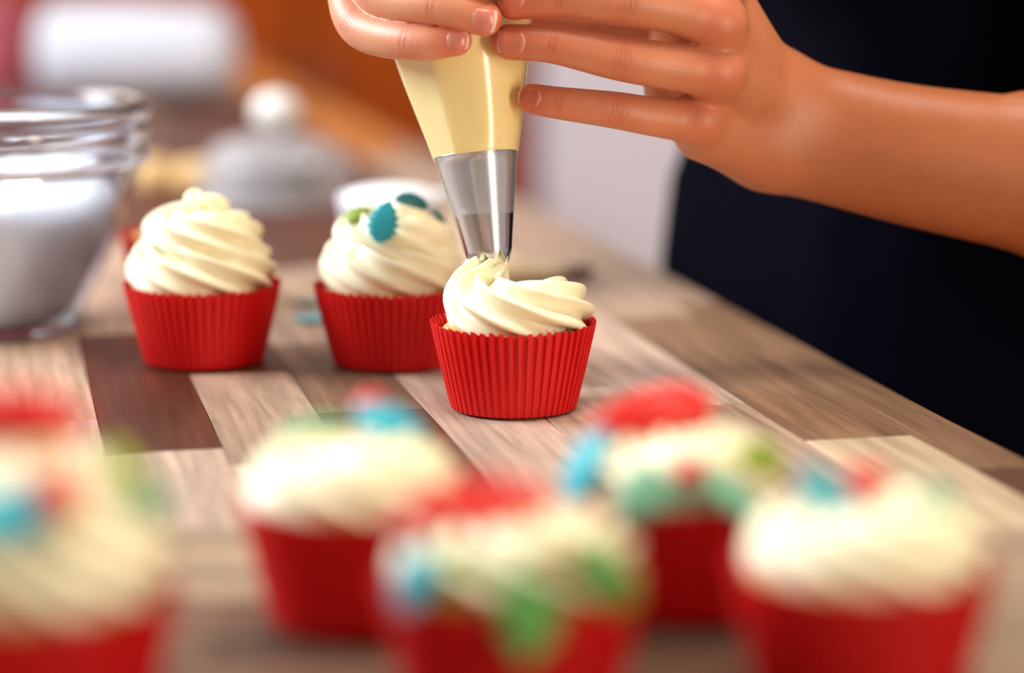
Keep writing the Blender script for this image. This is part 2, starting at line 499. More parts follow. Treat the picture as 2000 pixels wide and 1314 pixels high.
def case_mesh():
    N, rows = 54, 12
    vs, fs = [], []
    ph = []
    for k in range(N):
        for q, (f, amp) in enumerate(((0.0, 1), (0.42, .72), (0.55, -1), (0.97, -.72))):
            ph.append((2 * math.pi * (k + f) / N, amp))
    n = len(ph)
    prof = [(RB - .0035, 0.0004)] + [(RB + (RT - RB) * (i / (rows - 1)) ** .93, .0012 + (HC - .0012) * i / (rows - 1)) for i in range(rows)]
    jit = rng.uniform(-1, 1, N + 1)
    for i, (r, z) in enumerate(prof):
        f = max(0, (i - 1)) / (rows - 1)
        for k, (a, amp) in enumerate(ph):
            pl = (0.0004 + .0008 * f) if i > 0 else 0.0001
            rr = r + pl * amp + .00018 * f * jit[k // 4]
            zz = z + (0.0009 * amp + 0.0003 * jit[k // 4] if i == len(prof) - 1 else 0)
            aa = a + .004 * math.sin(3 * f * 3 + jit[k // 4] * 5) * f
            vs.append((rr * math.cos(aa), rr * math.sin(aa), zz))
    for i in range(len(prof) - 1):
        for k in range(n):
            k2 = (k + 1) % n
            fs.append((i * n + k, i * n + k2, (i + 1) * n + k2, (i + 1) * n + k))
    # inner wall a paper's thickness in, rim joined
    L = len(prof); o2 = len(vs)
    for (x, y_, z) in list(vs):
        d = math.hypot(x, y_); s = (d - .0003) / d
        vs.append((x * s, y_ * s, z + (.0003 if z < .001 else 0)))
    for i in range(L - 1):
        for k in range(n):
            k2 = (k + 1) % n
            fs.append((o2 + i * n + k2, o2 + i * n + k, o2 + (i + 1) * n + k, o2 + (i + 1) * n + k2))
    for k in range(n):
        k2 = (k + 1) % n
        fs.append(((L - 1) * n + k, (L - 1) * n + k2, o2 + (L - 1) * n + k2, o2 + (L - 1) * n + k))
    c = len(vs); vs += [(0, 0, .0004), (0, 0, .0007)]
    for k in range(n):
        k2 = (k + 1) % n
        fs.append((c, k2, k)); fs.append((c + 1, o2 + k, o2 + k2))
    me = bpy.data.meshes.new('paper_case')
    me.from_pydata(vs, [], fs); me.update()
    me.materials.append(M['paper'])
    return me


def sponge_mesh():
    prof = [(0, .002), (RB - .003, .002), (RT - .0022, HC - .0045), (RT - .006, HC - .001), (RT - .014, HC + .0008), (0, HC + .001)]
    vs, fs = lathe(prof, 40, lambda r, z, a: (r, z + (.0004 * math.sin(9 * a + r * 900) if z > .03 else 0)))
    me = bpy.data.meshes.new('sponge')
    me.from_pydata(vs, [], fs); me.update(); me.materials.append(M['sponge'])
    me.polygons.foreach_set('use_smooth', [True] * len(me.polygons))
    return me


CASE, SPONGE = case_mesh(), sponge_mesh()


def ellipsoid(cx, cy, cz, rx, ry, rz_, n=24):
    prof = [(math.sin(math.pi * i / 14), -math.cos(math.pi * i / 14)) for i in range(15)]
    prof[0] = (0, -1); prof[-1] = (0, 1)
    vs, fs = lathe(prof, n)
    return [(cx + x * rx, cy + y_ * ry, cz + z * rz_) for x, y_, z in vs], fs


def spiral(rows, n):
    """rows: (angle deg, ring radius, z, rope radius) in mm"""
    q = smooth_path(rows, n)
    a = np.radians(q[:, 0])
    return np.stack([q[:, 1] * np.cos(a), q[:, 1] * np.sin(a), q[:, 2]], 1) * .001, np.maximum(q[:, 3], .3) * .001


def swirl_tall(a0, rings, lobes=8, depth=.16, twist=55, core=(50, 21, 18), sharp=1.6):
    rows = [(a0 - a, r, z, t) for a, r, z, t in rings]
    P, R = spiral(rows, 300)
    return join(rope(P, R, lobes, depth, twist, 63, (0, 0, 1), sharp), ellipsoid(0, 0, core[0] * .001, core[1] * .001, core[1] * .001, core[2] * .001))


RINGS_A = [(0, 20, 45, 10.5), (60, 21, 45, 12.2), (150, 21.3, 45.2, 12.8), (240, 21.2, 45.6, 12.8), (310, 20.4, 47.5, 12.6), (370, 18, 54, 12.2), (430, 16.3, 58.5, 12),
           (520, 16, 60.3, 12), (610, 15.6, 61.2, 11.8), (680, 12.5, 64, 10.8), (740, 8, 68.5, 9.4), (810, 5, 72, 8.4), (890, 3.2, 76, 7), (960, 2.4, 80, 5), (1000, 1.6, 83, 2.6)]
RINGS_B = [(0, 19.5, 46, 11.5), (90, 20.3, 46.5, 12.6), (180, 20.3, 47, 13), (270, 20, 48.5, 13), (360, 18.5, 53, 13), (450, 16, 58, 12.6),
           (540, 15, 60, 12.4), (630, 14, 62, 12), (720, 10.5, 65, 11), (800, 6.5, 67.5, 9.5), (880, 3.5, 69.5, 8), (960, 2, 71.5, 5.6), (1010, 1, 73.5, 3)]
RINGS_L = [(0, 19.5, 41, 10.2), (90, 20.5, 41.3, 11.4), (180, 20.8, 41.6, 11.8), (270, 20, 42, 11.8), (360, 17.5, 43.5, 11.2), (450, 13.5, 45, 10.4),
           (540, 9.5, 46, 9.4), (630, 5.5, 47, 8), (720, 2.5, 48.5, 5.5), (780, 1.2, 51, 2.5)]



def cupcake(label, x, y_, z=0.0, rz=0.0, frost=None, sx=1.0, group='cupcakes in red paper cases'):
    t = thing('cupcake', label, 'cupcake', (x, y_, z), rz, group)
    for nm, me in (('paper_case', CASE), ('sponge', SPONGE)):
        o = bpy.data.objects.new(nm, me); COL.objects.link(o); o.parent = t; o.scale = (sx, sx, 1)
    fr = None
    if frost is not None:
        vs, fs = frost
        fr = mesh_obj('frosting', vs, fs, M['cream'], t)
    return t, fr


def floor_at(px, py):
    p_ = on_z(px, py, 0)
    return p_[0], p_[1]


# partly piped cupcake under the nozzle (local mm: x right, y away)
TIP = at(956, 505, 1.018)
fx, fy = floor_at(1003, 797)
tl = (TIP - np.array([fx, fy, 0])) * 1000
pts = [  # x, y, z, rope radius, from the nozzle down and round to the old end
    (tl[0] + .5, tl[1], tl[2] + 7, 6.6), (tl[0] + .2, tl[1], tl[2] + 2, 6.9), (tl[0] - .6, tl[1] - .4, tl[2] - 2.5, 7.6), (-13.2, 6.0, 56.0, 9.6), (-15.8, 1, 51, 11.0),
    (-15.6, -6, 47.2, 12.2), (-10, -15.5, 45.2, 12.6), (1.5, -19, 44.2, 12.3), (14, -15, 43.8, 12.2), (20.4, -3, 43.6, 12.2),
    (17, 10, 42, 10.8), (6, 17.5, 40.3, 9.3), (-4, 18, 39.5, 7.5)]
q = smooth_path(pts, 240)
_ax = at(905, 110, 1.037) - at(957, 517, 1.018)
_qx = Vector(_ax).to_track_quat('Z', 'Y') @ Vector((1, 0, 0))
fr_f = join(rope(q[:, :3] * .001, q[:, 3] * .001, 8, .24, 42, 96, tuple(_qx), 1.25), ellipsoid(0, 0, .039, .022, .022, .008))
cup_f, frost_f = cupcake('red cupcake half piped, cream still joined to the metal nozzle above it', fx, fy, frost=fr_f)

ax, ay = floor_at(399, 706)
cup_a, frost_a = cupcake('red cupcake with plain undecorated tall cream swirl, standing beside the glass bowl', ax, ay, 0, 0,
                         swirl_tall(95, RINGS_A, depth=.21, twist=48), 1.045)
bx, by = floor_at(768, 709)
cup_b, frost_b = cupcake('red cupcake with tall cream swirl carrying teal leaves, just behind the piped one', bx, by, 0, 0,
                         swirl_tall(60, RINGS_B), 1.045)
hx, hy = floor_at(366, 590)
cup_h, _ = cupcake('red cupcake without any cream, half hidden behind the plain swirled one', hx, hy, 0, 0, None)


def by_depth(px, Y):
    return (px - 1000) / F_PX * (Y * cT + CAM_H * sT) , Y


x, y_ = by_depth(704, .692)
cup_1, frost_1 = cupcake('blurred red cupcake topped by one red berry between two teal leaves', x, y_, 0, .6, swirl_tall(30, RINGS_L, core=(42, 22, 8)))
x, y_ = by_depth(1322, .708)
cup_e, frost_e = cupcake('blurred red cupcake wearing a red fondant cap, behind the berry-topped one at the worktop edge', x, y_, 0, 0, swirl_tall(90, RINGS_L, core=(42, 22, 8)))
x, y_ = by_depth(1000, .606)
cup_d, frost_d = cupcake('blurred red cupcake wearing a red fondant cap, in the middle of the front row', x, y_, 0, 0, swirl_tall(140, RINGS_L, core=(42, 22, 8)))
x, y_ = by_depth(1676, .618)
cup_g, frost_g = cupcake('blurred red cupcake with one berry and one teal leaf, nearest the worktop edge', x, y_, 0, 0, swirl_tall(200, RINGS_L, core=(42, 22, 8)))
x, y_ = by_depth(85, .590)
cup_0, frost_0 = cupcake('blurred red cupcake with tall swirl, red berry on its front, below the glass bowl', x, y_, 0, 0, swirl_tall(250, RINGS_A))

bpy.context.view_layer.update()


# ------------------------------------------------------------------ fondant decorations
def bvh_of(o):
    mw = o.matrix_world
    me = o.data
    return BVHTree.FromPolygons([mw @ v.co for v in me.vertices], [tuple(p_.vertices) for p_ in me.polygons])


def leaf_mesh(L, Wd, teeth, bend, sharp=.22, thick=.0011):
    """holly leaf lying along +Y, base at the origin's -L/2, upper side +Z"""
    n = teeth * 6
    top = []
    for i in range(n + 1):
        s = i / n
        env = math.sin(math.pi * min(1, max(0, s)) ** .85) ** .7 if 0 < s < 1 else 0
        saw = abs(((s * teeth) % 1) - .5) * 2
        hw = Wd / 2 * env * (1 - sharp + sharp * saw * 2 - sharp * .6) + 1e-5
        y0 = (s - .5) * L
        for c in (-1, -.5, 0, .5, 1):
            x0 = c * hw
            z0 = -bend * ((x0 / (Wd / 2)) ** 2 * .5 + ((s - .5) * 2) ** 2) + (.0 if c else -.00025) + thick
            top.append((x0, y0, z0))
    m_ = len(top)
    vs = top + [(a, b, c - thick) for a, b, c in top]
    fs = []
    for i in range(n):
        for c in range(4):
            a = i * 5 + c
            fs.append((a, a + 1, a + 6, a + 5)); fs.append((m_ + a + 5, m_ + a + 6, m_ + a + 1, m_ + a))
        for c in (0, 4):
            a = i * 5 + c
            q_ = (a + 5, a + 5 + m_, a + m_, a)
            fs.append(q_ if c == 0 else q_[::-1])
    fs.append((0, m_, m_ + 1, 1)); 
    return vs, fs


def hit(bvh, px, py):
    d = Vector(ray(px, py)).normalized(); o = Vector((0, 0, CAM_H))
    loc, nor, _, _ = bvh.ray_cast(o, d)
    if loc is None:
        pr = o + d * 0.3
        best = None
        for s in np.linspace(.4, 1.5, 300):
            l_, n_, _, dist = bvh.find_nearest(o + d * float(s))
            if best is None or dist < best[0]: best = (dist, l_, n_)
        loc, nor = best[1], best[2]
        return loc, (nor if nor.z > 0 else -nor)
    if nor.dot(d) > 0: nor = -nor
    return loc, nor


def place(o, loc, nor, direction, lift=0.0):
    z = nor.normalized()
    yv = Vector(direction); yv = (yv - z * yv.dot(z)).normalized()
    xv = yv.cross(z)
    R3 = Matrix((xv, yv, z)).transposed()
    o.matrix_world = Matrix.Translation(loc + z * lift) @ R3.to_4x4()


def leaf(bvh, px, py, size, m_, direction, label, lean=None, teeth=4, bend=.0022, group='fondant holly leaves', sharp=.22, lift=.0012):
    loc, nor = hit(bvh, px, py)
    if lean: nor = (nor + Vector(lean)).normalized()
    g = 1.0 if bvh is bb else 1.25
    vs, fs = leaf_mesh(size[0] * .001 * g, size[1] * .001 * g, teeth, bend, sharp)
    o = mesh_obj('holly_leaf', vs, fs, M[m_], None, True)
    place(o, loc, nor, direction, lift)
    return tag(o, label, 'leaf', group)


def berry(bvh, px, py, r, label, sink=.35):
    loc, nor = hit(bvh, px, py)
    r *= .001
    vs, fs = ellipsoid(0, 0, 0, r, r, r * .92)
    o = mesh_obj('berry', vs, fs, M['redf'], None)
    o.location = loc + nor * r * (1 - sink)
    return tag(o, label, 'berry', 'red fondant berries')


def cap(bvh, px, py, pts_mm, label):
    """soft floppy cone with a rolled edge"""
    loc, nor = hit(bvh, px, py)
    q_ = smooth_path(pts_mm, 30)
    t_ = thing('fondant_cap', label, 'cap', loc, 0, 'red fondant caps')
    v, f = rope(q_[:, :3] * .001, q_[:, 3] * .001, 5, .03, 0, 24, (0, 1, 0), 1, .8)
    mesh_obj('cone', v, f, M['redf'], t_)
    return t_


bb = bvh_of(frost_b)
leaf(bb, 757, 434, (20, 16), 'teal', (.25, -.1, 1), 'bright teal leaf at the front of the tall swirl behind the piped cupcake', (0, -1.5, 0), teeth=6, sharp=.16, lift=.0085)
leaf(bb, 803, 381, (17, 12), 'dark_teal', (1, .1, -.28), 'dark teal leaf lying on the very top of a tall swirl', (0, -.5, .3), teeth=5, sharp=.14)
leaf(bb, 696, 430, (16, 10), 'olive', (-.9, 0, -.5), 'olive green leaf peeping out beside the bright teal leaf', (-.4, -.5, 0), teeth=4, lift=.0035)
leaf(bb, 872, 408, (12, 8), 'dark_teal', (1, .3, -.6), 'small dark leaf on the swirl side facing the piping nozzle', (.3, 0, .2), teeth=4)

b1 = bvh_of(frost_1)
leaf(b1, 775, 818, (20, 15), 'teal', (1, -.2, -.1), 'teal leaf beside the red berry, on the side of the piped cupcake', (0, -.6, .3), lift=.003)
leaf(b1, 596, 790, (19, 12), 'sage', (-1, .3, .15), 'pale sage leaf beside the red berry, on the side of the glass bowl', (0, -.3, .6), lift=.002)
berry(b1, 710, 792, 6.2, 'red berry on top of the cupcake with two leaves behind the front row', .05)

be = bvh_of(frost_e)
cap(be, 1275, 838, [(17, 6, 4, 5), (9, 4, 6.0, 7.6), (-1, 0, 5.0, 7.5), (-12, -3, 2.8, 5.6), (-19, -5, .5, 3)],
    'red fondant cap on the cupcake behind the berry-topped edge one')
leaf(be, 1158, 915, (21, 14), 'teal', (.25, 0, 1), 'bright teal leaf hanging beside a red cap, nearest the piped cupcake', (-.8, -.6, .2), lift=.004)
leaf(be, 1262, 966, (19, 14), 'sage', (-.7, 0, -.7), 'pale sage leaf draped below a small berry, its tip towards the teal leaf', (0, -.3, 0))
leaf(be, 1345, 978, (16, 13), 'sage', (.1, 0, -1), 'pale sage leaf draped straight down below a small berry', (0, -.3, 0))
leaf(be, 1430, 968, (20, 14), 'sage', (.7, 0, -.6), 'pale sage leaf draped below a small berry, next to the olive leaf', (.2, -.3, 0))
leaf(be, 1490, 910, (20, 13), 'olive', (.9, .1, -.4), 'olive leaf on the capped cupcake, turned towards the worktop edge', (.5, -.2, .2))
berry(be, 1353, 912, 4.2, 'small red berry among sage leaves below a white swirl', -.2)

bd = bvh_of(frost_d)
cap(bd, 905, 1032, [(22, 8, 2.4, 4.5), (12, 7, 4.8, 6.8), (0, 4, 4.0, 7.4), (-11, 2, 1.8, 6.0), (-18, 0, -1.5, 3)],
    'red fondant cap on the swirl in the middle of the front row')
leaf(bd, 815, 1138, (15, 11), 'teal', (-.3, 0, -.9), 'teal leaf on the middle front cupcake, on its bowl side', (-.2, -.2, 0), lift=.002)
leaf(bd, 890, 1150, (18, 14), 'olive', (-.2, 0, -1), 'olive leaf between the teal leaf and the green leaf', (0, -.2, 0))
leaf(bd, 1035, 1192, (23, 15), 'green', (-.25, 0, -1), 'deep green leaf hanging down over the red case of the middle front cupcake', (0, -.4, 0), lift=.002)
leaf(bd, 1155, 1128, (24, 16), 'green', (.8, 0, -.45), 'green leaf on the middle front cupcake, pointing to the worktop edge', (.1, -.4, 0), lift=.0035)
berry(bd, 1095, 1095, 3.6, 'small red berry between the two green leaves of the middle front cupcake', .4)

bg = bvh_of(frost_g)
leaf(bg, 1612, 985, (20, 13), 'teal', (-.5, .2, .8), 'teal leaf beside the berry of the cupcake at the worktop edge', (-.3, -.5, .3), lift=.002)
leaf(bg, 1850, 990, (20, 12), 'sage', (1, .3, .1), 'sage leaf behind the berry of the cupcake at the worktop edge', (.3, .1, .6), lift=.0015)
berry(bg, 1722, 962, 5.6, 'red berry on the cupcake nearest the worktop edge', .0)

b0 = bvh_of(frost_0)
cap(b0, 25, 850, [(18, -2, 3.5, 4.2), (9, -2, 5.5, 6.0), (-2, -1, 5.5, 6.4), (-14, 0, 4, 5.2), (-20, 2, 2, 2.6)],
    'red fondant cap crowning the tall swirl below the glass bowl')
berry(b0, 112, 965, 6.0, 'red berry on the front of the tall swirl below the glass bowl', .35)
leaf(b0, 15, 1010, (20, 14), 'teal', (-1, 0, -.3), 'blue teal leaf beside the berry, cut by the picture edge', (0, -.2, 0))
leaf(b0, 250, 940, (20, 12), 'olive', (1, 0, -.5), 'olive green leaf sticking out from the tall swirl towards the two-leaf cupcake', (.3, -.3, .3), lift=.002)
leaf(b0, 270, 990, (22, 14), 'sage', (.8, 0, -.6), 'sage leaf just below the olive green leaf of the tall front swirl', (.1, -.3, 0))

# loose leaves on the worktop
for px, py, m_, rz, lab in ((604, 600, 'dark_teal', 1.4, 'dark teal loose leaf lying on the worktop, the further of two'),
                            (606, 630, 'teal', 1.8, 'light teal loose leaf lying on the worktop, the nearer of two')):
    p_ = on_z(px, py, 0)
    vs, fs = leaf_mesh(.020, .014, 4, -.0012)
    o = mesh_obj('holly_leaf', vs, fs, M[m_])
    o.location = (p_[0], p_[1], .0014); o.rotation_euler = (0, 0, rz)
    tag(o, lab, 'leaf', 'loose leaves on the worktop')

# ------------------------------------------------------------------ piping bag with star nozzle
UPPT = at(905, 110, 1.037)
TIPC = at(957, 517, 1.018)
axis = UPPT - TIPC
axis /= np.linalg.norm(axis)
bag = thing('piping_bag', 'clear piping bag full of cream with a steel star nozzle, held in both hands', 'piping bag', tuple(TIPC))
zq = Vector(axis).to_track_quat('Z', 'Y')
bag.rotation_mode = 'QUATERNION'
bag.rotation_quaternion = zq
MM = .001
# nozzle: along the local axis, teeth at the bottom
N_T, PER = 8, 12
zs = [0, 1, 2, 3.4, 4.8, 6.2, 9, 14, 20, 28, 36, 44, 48, 49]


def noz_r(z): return 9.3 + (18.2 - 9.3) * z / 48.5


vs, fs = [], []
n = N_T * PER
for shell in (0, 1):
    for i, z in enumerate(zs):
        for k in range(n):
            a = 2 * math.pi * k / n
            u = abs(((k / PER) % 1) - .5) * 2          # 1 at a notch, 0 at a tooth's point
            lim = 5.8 * (u ** 1.25)
            zz = max(z, lim) if z < 6 else z
            if z < 6: zz = lim + (6.2 - lim) * (z / 6.2)
            r = noz_r(zz) - shell * .5 - max(0, (5 - zz)) * .17
            if i == len(zs) - 1: r += .5
            vs.append((r * math.cos(a) * MM, r * math.sin(a) * MM, zz * MM))
L = len(zs)
for i in range(L - 1):
    for k in range(n):
        k2 = (k + 1) % n
        fs.append((i * n + k, i * n + k2, (i + 1) * n + k2, (i + 1) * n + k))
        o2 = L * n
        fs.append((o2 + i * n + k2, o2 + i * n + k, o2 + (i + 1) * n + k, o2 + (i + 1) * n + k2))
for i in (0, L - 1):
    for k in range(n):
        k2 = (k + 1) % n
        q_ = (i * n + k, L * n + i * n + k, L * n + i * n + k2, i * n + k2)
        fs.append(q_ if i == 0 else q_[::-1])
mesh_obj('nozzle', vs, fs, M['steel'], bag)
# film sleeve over the nozzle, from the open cut to the cream
prof = [(noz_r(z) * MM + .00035, z * MM) for z in (21.5, 28, 36, 44, 48.4)]
prof = prof + [(r - .00012, z) for r, z in prof[::-1]] + [prof[0]]
vs, fs = lathe(prof, 72, lambda r, z, a: (r + (.0005 * math.exp(-((math.sin((a - 3.6) / 2)) / .09) ** 2)), z + .0006 * math.sin(2 * a + 1) * (z < .025)))
mesh_obj('film_sleeve', vs, fs, M['film'], bag)
# cream-filled body: local x points roughly to image right
rows_b = [(48.2, 18.6), (50, 19.2), (58, 21.2), (70, 24.2), (85, 27.8), (100, 31.2), (115, 34), (130, 35.5), (145, 34), (158, 28), (168, 19), (176, 10), (184, 7), (194, 8)]


_lv = zq.inverted() @ Vector((-.80, -.60, 0))
FACET = math.atan2(_lv.y, _lv.x)


def bag_wob(r, z, a):
    # flat facet on the window side and slight creases
    f = 0
    fac = math.cos(a - FACET)
    if fac > .90: f = -(r - r * .90 / fac) * .9
    c = .00025 * math.sin(7 * a + z * 60) * min(1, max(0, (z - .05) / .03))
    return r + f + c, z


prof = [(0, .0478)] + [(r * MM, z * MM) for z, r in smooth_path(rows_b, 110)] + [(0, .1945)]
vs, fs = lathe(prof, 128, bag_wob)
bag_body = mesh_obj('bag_body', vs, fs, M['bagcream'], bag)
bpy.context.view_layer.update()

# ------------------------------------------------------------------ person: one skin surface grown from a distance field
YO = 0.001
PR = []   # primitives: (field, a, b, ra, rb, k)


def J(px, py, Y): return at(px, py, Y + YO)


def chain(field, pts, radii, n=9, k=0):
    """smooth tapered chain of capsules"""
    P = np.array(pts); R = np.array(radii)[:, None]
    q_ = smooth_path(np.hstack([P, R]), (len(P) - 1) * n + 1)
    for i in range(len(q_) - 1):
        PR.append((field, q_[i, :3], q_[i + 1, :3], q_[i, 3], q_[i + 1, 3], k))


FINGERS = {}


def finger(field, name, pts, radii):
    FINGERS[name] = (np.array(pts), np.array(radii))
    chain(field, pts, radii)


mmv = lambda *r: [x * MM for x in r]
# fields: 0 base of the near (left) arm, 1 base of the far (right) arm, 2.. fingers
LH = {
    'index': [J(1420, -50, 1.030), J(1330, -72, 1.016), J(1225, -88, 1.010), J(1100, -92, 1.006), J(1000, -80, 1.008)],
    'middle': [J(1398, 45, 1.024), J(1310, 18, 1.012), J(1215, 4, 1.005), J(1090, -4, 1.002), J(1004, 2, 1.004)],
    'ring': [J(1398, 142, 1.026), J(1300, 128, 1.013), J(1205, 113, 1.006), J(1078, 87, 1.003), J(995, 82, 1.006)],
    'little': [J(1362, 238, 1.034), J(1278, 228, 1.022), J(1200, 215, 1.015), J(1090, 201, 1.012), J(1040, 193, 1.015)],
}
LHR = {'index': mmv(11, 10, 9.8, 8.4, 7.6), 'middle': mmv(11.5, 10.4, 10.2, 8.4, 8.0), 'ring': mmv(11, 10.2, 9.5, 8.0, 7.6), 'little': mmv(9.8, 8.6, 8.0, 7.0, 6.6)}
fid = 2
LEFT_F, RIGHT_F = [], []
for nme in ('index', 'middle', 'ring', 'little'):
    finger(fid, 'L_' + nme, LH[nme], LHR[nme]); LEFT_F.append(fid); fid += 1
finger(fid, 'L_thumb', [J(1400, 120, 1.072), J(1285, 48, 1.078), J(1160, 44, 1.080), J(1040, 30, 1.078)], mmv(14, 11.5, 9.5, 8.5)); LEFT_F.append(fid); fid += 1
WL = J(1500, 232, 1.075)
for a, b, ra, rb in ((J(1388, -48, 1.036), J(1490, 165, 1.074), 12, 17), (J(1402, 45, 1.028), J(1495, 195, 1.075), 12, 18),
                     (J(1400, 140, 1.030), J(1500, 230, 1.075), 11.5, 18), (J(1358, 236, 1.038), J(1490, 270, 1.075), 10.5, 17),
                     (J(1395, 120, 1.070), J(1500, 180, 1.075), 14, 18), (J(1350, 150, 1.052), J(1440, 220, 1.066), 13, 18)):
    PR.append((0, a, b, ra * MM, rb * MM, .008))
PR.append((0, J(1296, 120, 1.060), J(1302, 230, 1.058), .0095, .0095, .004))
PR.append((0, J(1330, 40, 1.062), J(1300, 130, 1.062), .011, .011, .004))
PR.append((0, J(1375, 255, 1.048), J(1485, 288, 1.072), .0140, .0170, .006))
# knuckle heads
for p_, r in ((J(1402, 45, 1.020), 10.5), (J(1402, 138, 1.022), 10.5), (J(1368, 232, 1.030), 9.2)):
    PR.append((0, p_, p_, r * MM, r * MM, .006))
# forearm: two bones side by side, then elbow and upper arm
BONES = []
for dy0, dy1 in ((-58, -60), (62, 58), (0, 0)):
    P3 = [J(1445, 215 + dy0 * .7, 1.068), J(1515, 239 + dy0 * .92, 1.076), J(1620, 265 + dy0 * .95, 1.078), J(1780, 302 + dy0 * .97, 1.079), J(2000, 342 + dy1 * 1.12, 1.082)]
    chain(200 + dy0, P3, mmv(12, 17, 17.5, 18.5, 20) if dy0 else mmv(12, 19, 20, 23, 26), 4, 0); BONES.append(200 + dy0)
EL = np.array([.345, 1.085, .055]); SH = np.array([.29, 1.225, .40])
for dy in (-58, 58, 0):
    a = J(2000, 336 + dy * 1.25, 1.082)
    PR.append(({-58: 142, 58: 262, 0: 200}[dy], a, EL + np.array([0, 0, -.012 * dy / 58]), .0202 if dy else .026, .029, 0))
PR.append((0, EL, SH, .040, .050, .012))

RH = {
    'little': [J(684, -95, 1.058), J(676, -20, 1.047), J(708, 54, 1.030), J(808, 82, 1.005), J(892, 80, .999)],
    'ring': [J(680, -170, 1.058), J(700, -85, 1.042), J(745, -10, 1.022), J(860, 11, .999), J(946, 37, .996)],
    'middle': [J(690, -250, 1.058), J(700, -170, 1.040), J(745, -95, 1.020), J(860, -75, .998), J(950, -52, .996)],
    'index': [J(715, -330, 1.058), J(720, -245, 1.038), J(770, -175, 1.020), J(880, -155, .999), J(960, -140, .998)],
}
RHR = {'little': mmv(8.6, 8.6, 9.6, 8.0, 6.4), 'ring': mmv(10.5, 9.8, 9.8, 8.5, 7.4), 'middle': mmv(11, 10.2, 10, 8.6, 7.8), 'index': mmv(10.5, 10, 9.6, 8.4, 7.6)}
for nme in ('little', 'ring', 'middle', 'index'):
    finger(fid, 'R_' + nme, RH[nme], RHR[nme]); RIGHT_F.append(fid); fid += 1
finger(fid, 'R_thumb', [J(850, -300, 1.085), J(930, -260, 1.070), J(985, -200, 1.050), J(990, -150, 1.030)], mmv(14, 11, 9.5, 8.5)); RIGHT_F.append(fid); fid += 1
WR = np.array([-.002, 1.135, .262])
for k_, nme in enumerate(('little', 'ring', 'middle', 'index')):
    PR.append((1, RH[nme][0], WR + np.array([.012, 0, .012 * (k_ - 1.5)]), .0095, .017, .008))
EL2 = np.array([.12, 1.37, .24]); SH2 = np.array([.235, 1.43, .42])
PR.append((1, WR, EL2, .024, .038, .012)); PR.append((1, EL2, SH2, .040, .050, .012))
# torso under the clothes, shared by both arms
TC = [uv2xy(.545, 1.27), uv2xy(.545, 1.34), uv2xy(.545, 1.21)]
for fld in (0, 1):
    for (x, y_) in TC:
        PR.append((fld, np.array([x, y_, -.30]), np.array([x, y_, .38]), .08, .072, .02))
    PR.append((fld, SH, SH2, .055, .055, .02))

A_ = np.array([p_[1] for p_ in PR]); B_ = np.array([p_[2] for p_ in PR])
RA = np.array([p_[3] for p_ in PR]); RB_ = np.array([p_[4] for p_ in PR]); FLD = [p_[0] for p_ in PR]; KK = [p_[5] for p_ in PR]
BIG = .06


def caps(i, x, y_, z):
    a, ba = A_[i], B_[i] - A_[i]
    l2 = float(ba @ ba)
    px, py, pz = x - a[0], y_ - a[1], z - a[2]
    if l2 < 1e-12:
        return np.sqrt(px * px + py * py + pz * pz) - RA[i]
    h = np.clip((px * ba[0] + py * ba[1] + pz * ba[2]) / l2, 0, 1)
    dx, dy, dz = px - h * ba[0], py - h * ba[1], pz - h * ba[2]
    return np.sqrt(dx * dx + dy * dy + dz * dz) - (RA[i] + h * (RB_[i] - RA[i]))


def smin(a, b, k):
    if k <= 0: return np.minimum(a, b)
    h = np.clip(.5 + .5 * (b - a) / k, 0, 1)
    return b + (a - b) * h - k * h * (1 - h)


def field(x, y_, z, near):
    fl = {}
    shape = np.broadcast(x, y_, z).shape
    for i in near:
        d = caps(i, x, y_, z)
        f_ = FLD[i]
        fl[f_] = d if f_ not in fl else smin(fl[f_], d, KK[i])
    res = np.full(shape, BIG)
    for base, fing in ((0, LEFT_F), (1, RIGHT_F)):
        b = fl.get(base)
        if base == 0:
            for f_ in BONES:
                if f_ in fl: b = fl[f_] if b is None else smin(b, fl[f_], .013)
        hand = None
        for f_ in fing:
            if f_ not in fl: continue
            g = smin(fl[f_], b, .007) if b is not None else fl[f_]
            hand = g if hand is None else np.minimum(hand, g)
        if hand is None: hand = b
        if hand is not None: res = np.minimum(res, hand)
    return res


def near_list(lo, hi, margin=.021):
    c = (lo + hi) / 2; hd = np.linalg.norm(hi - lo) / 2
    ba = B_ - A_
    l2 = np.maximum((ba * ba).sum(1), 1e-12)
    h = np.clip(((c - A_) * ba).sum(1) / l2, 0, 1)
    d = np.linalg.norm(c - A_ - ba * h[:, None], axis=1) - np.maximum(RA, RB_)
    return [int(i) for i in np.nonzero(d < hd + margin)[0]]


def axis_grid(lo, f0, f1, hi, fine, grow=1.22, mx=.016):
    core = list(np.arange(f0, f1, fine))
    up, s, v = [], fine, core[-1]
    while v < hi: s = min(s * grow, mx); v += s; up.append(v)
    dn, s, v = [], fine, core[0]
    while v > lo: s = min(s * grow, mx); v -= s; dn.append(v)
    return np.array(dn[::-1] + core + up)


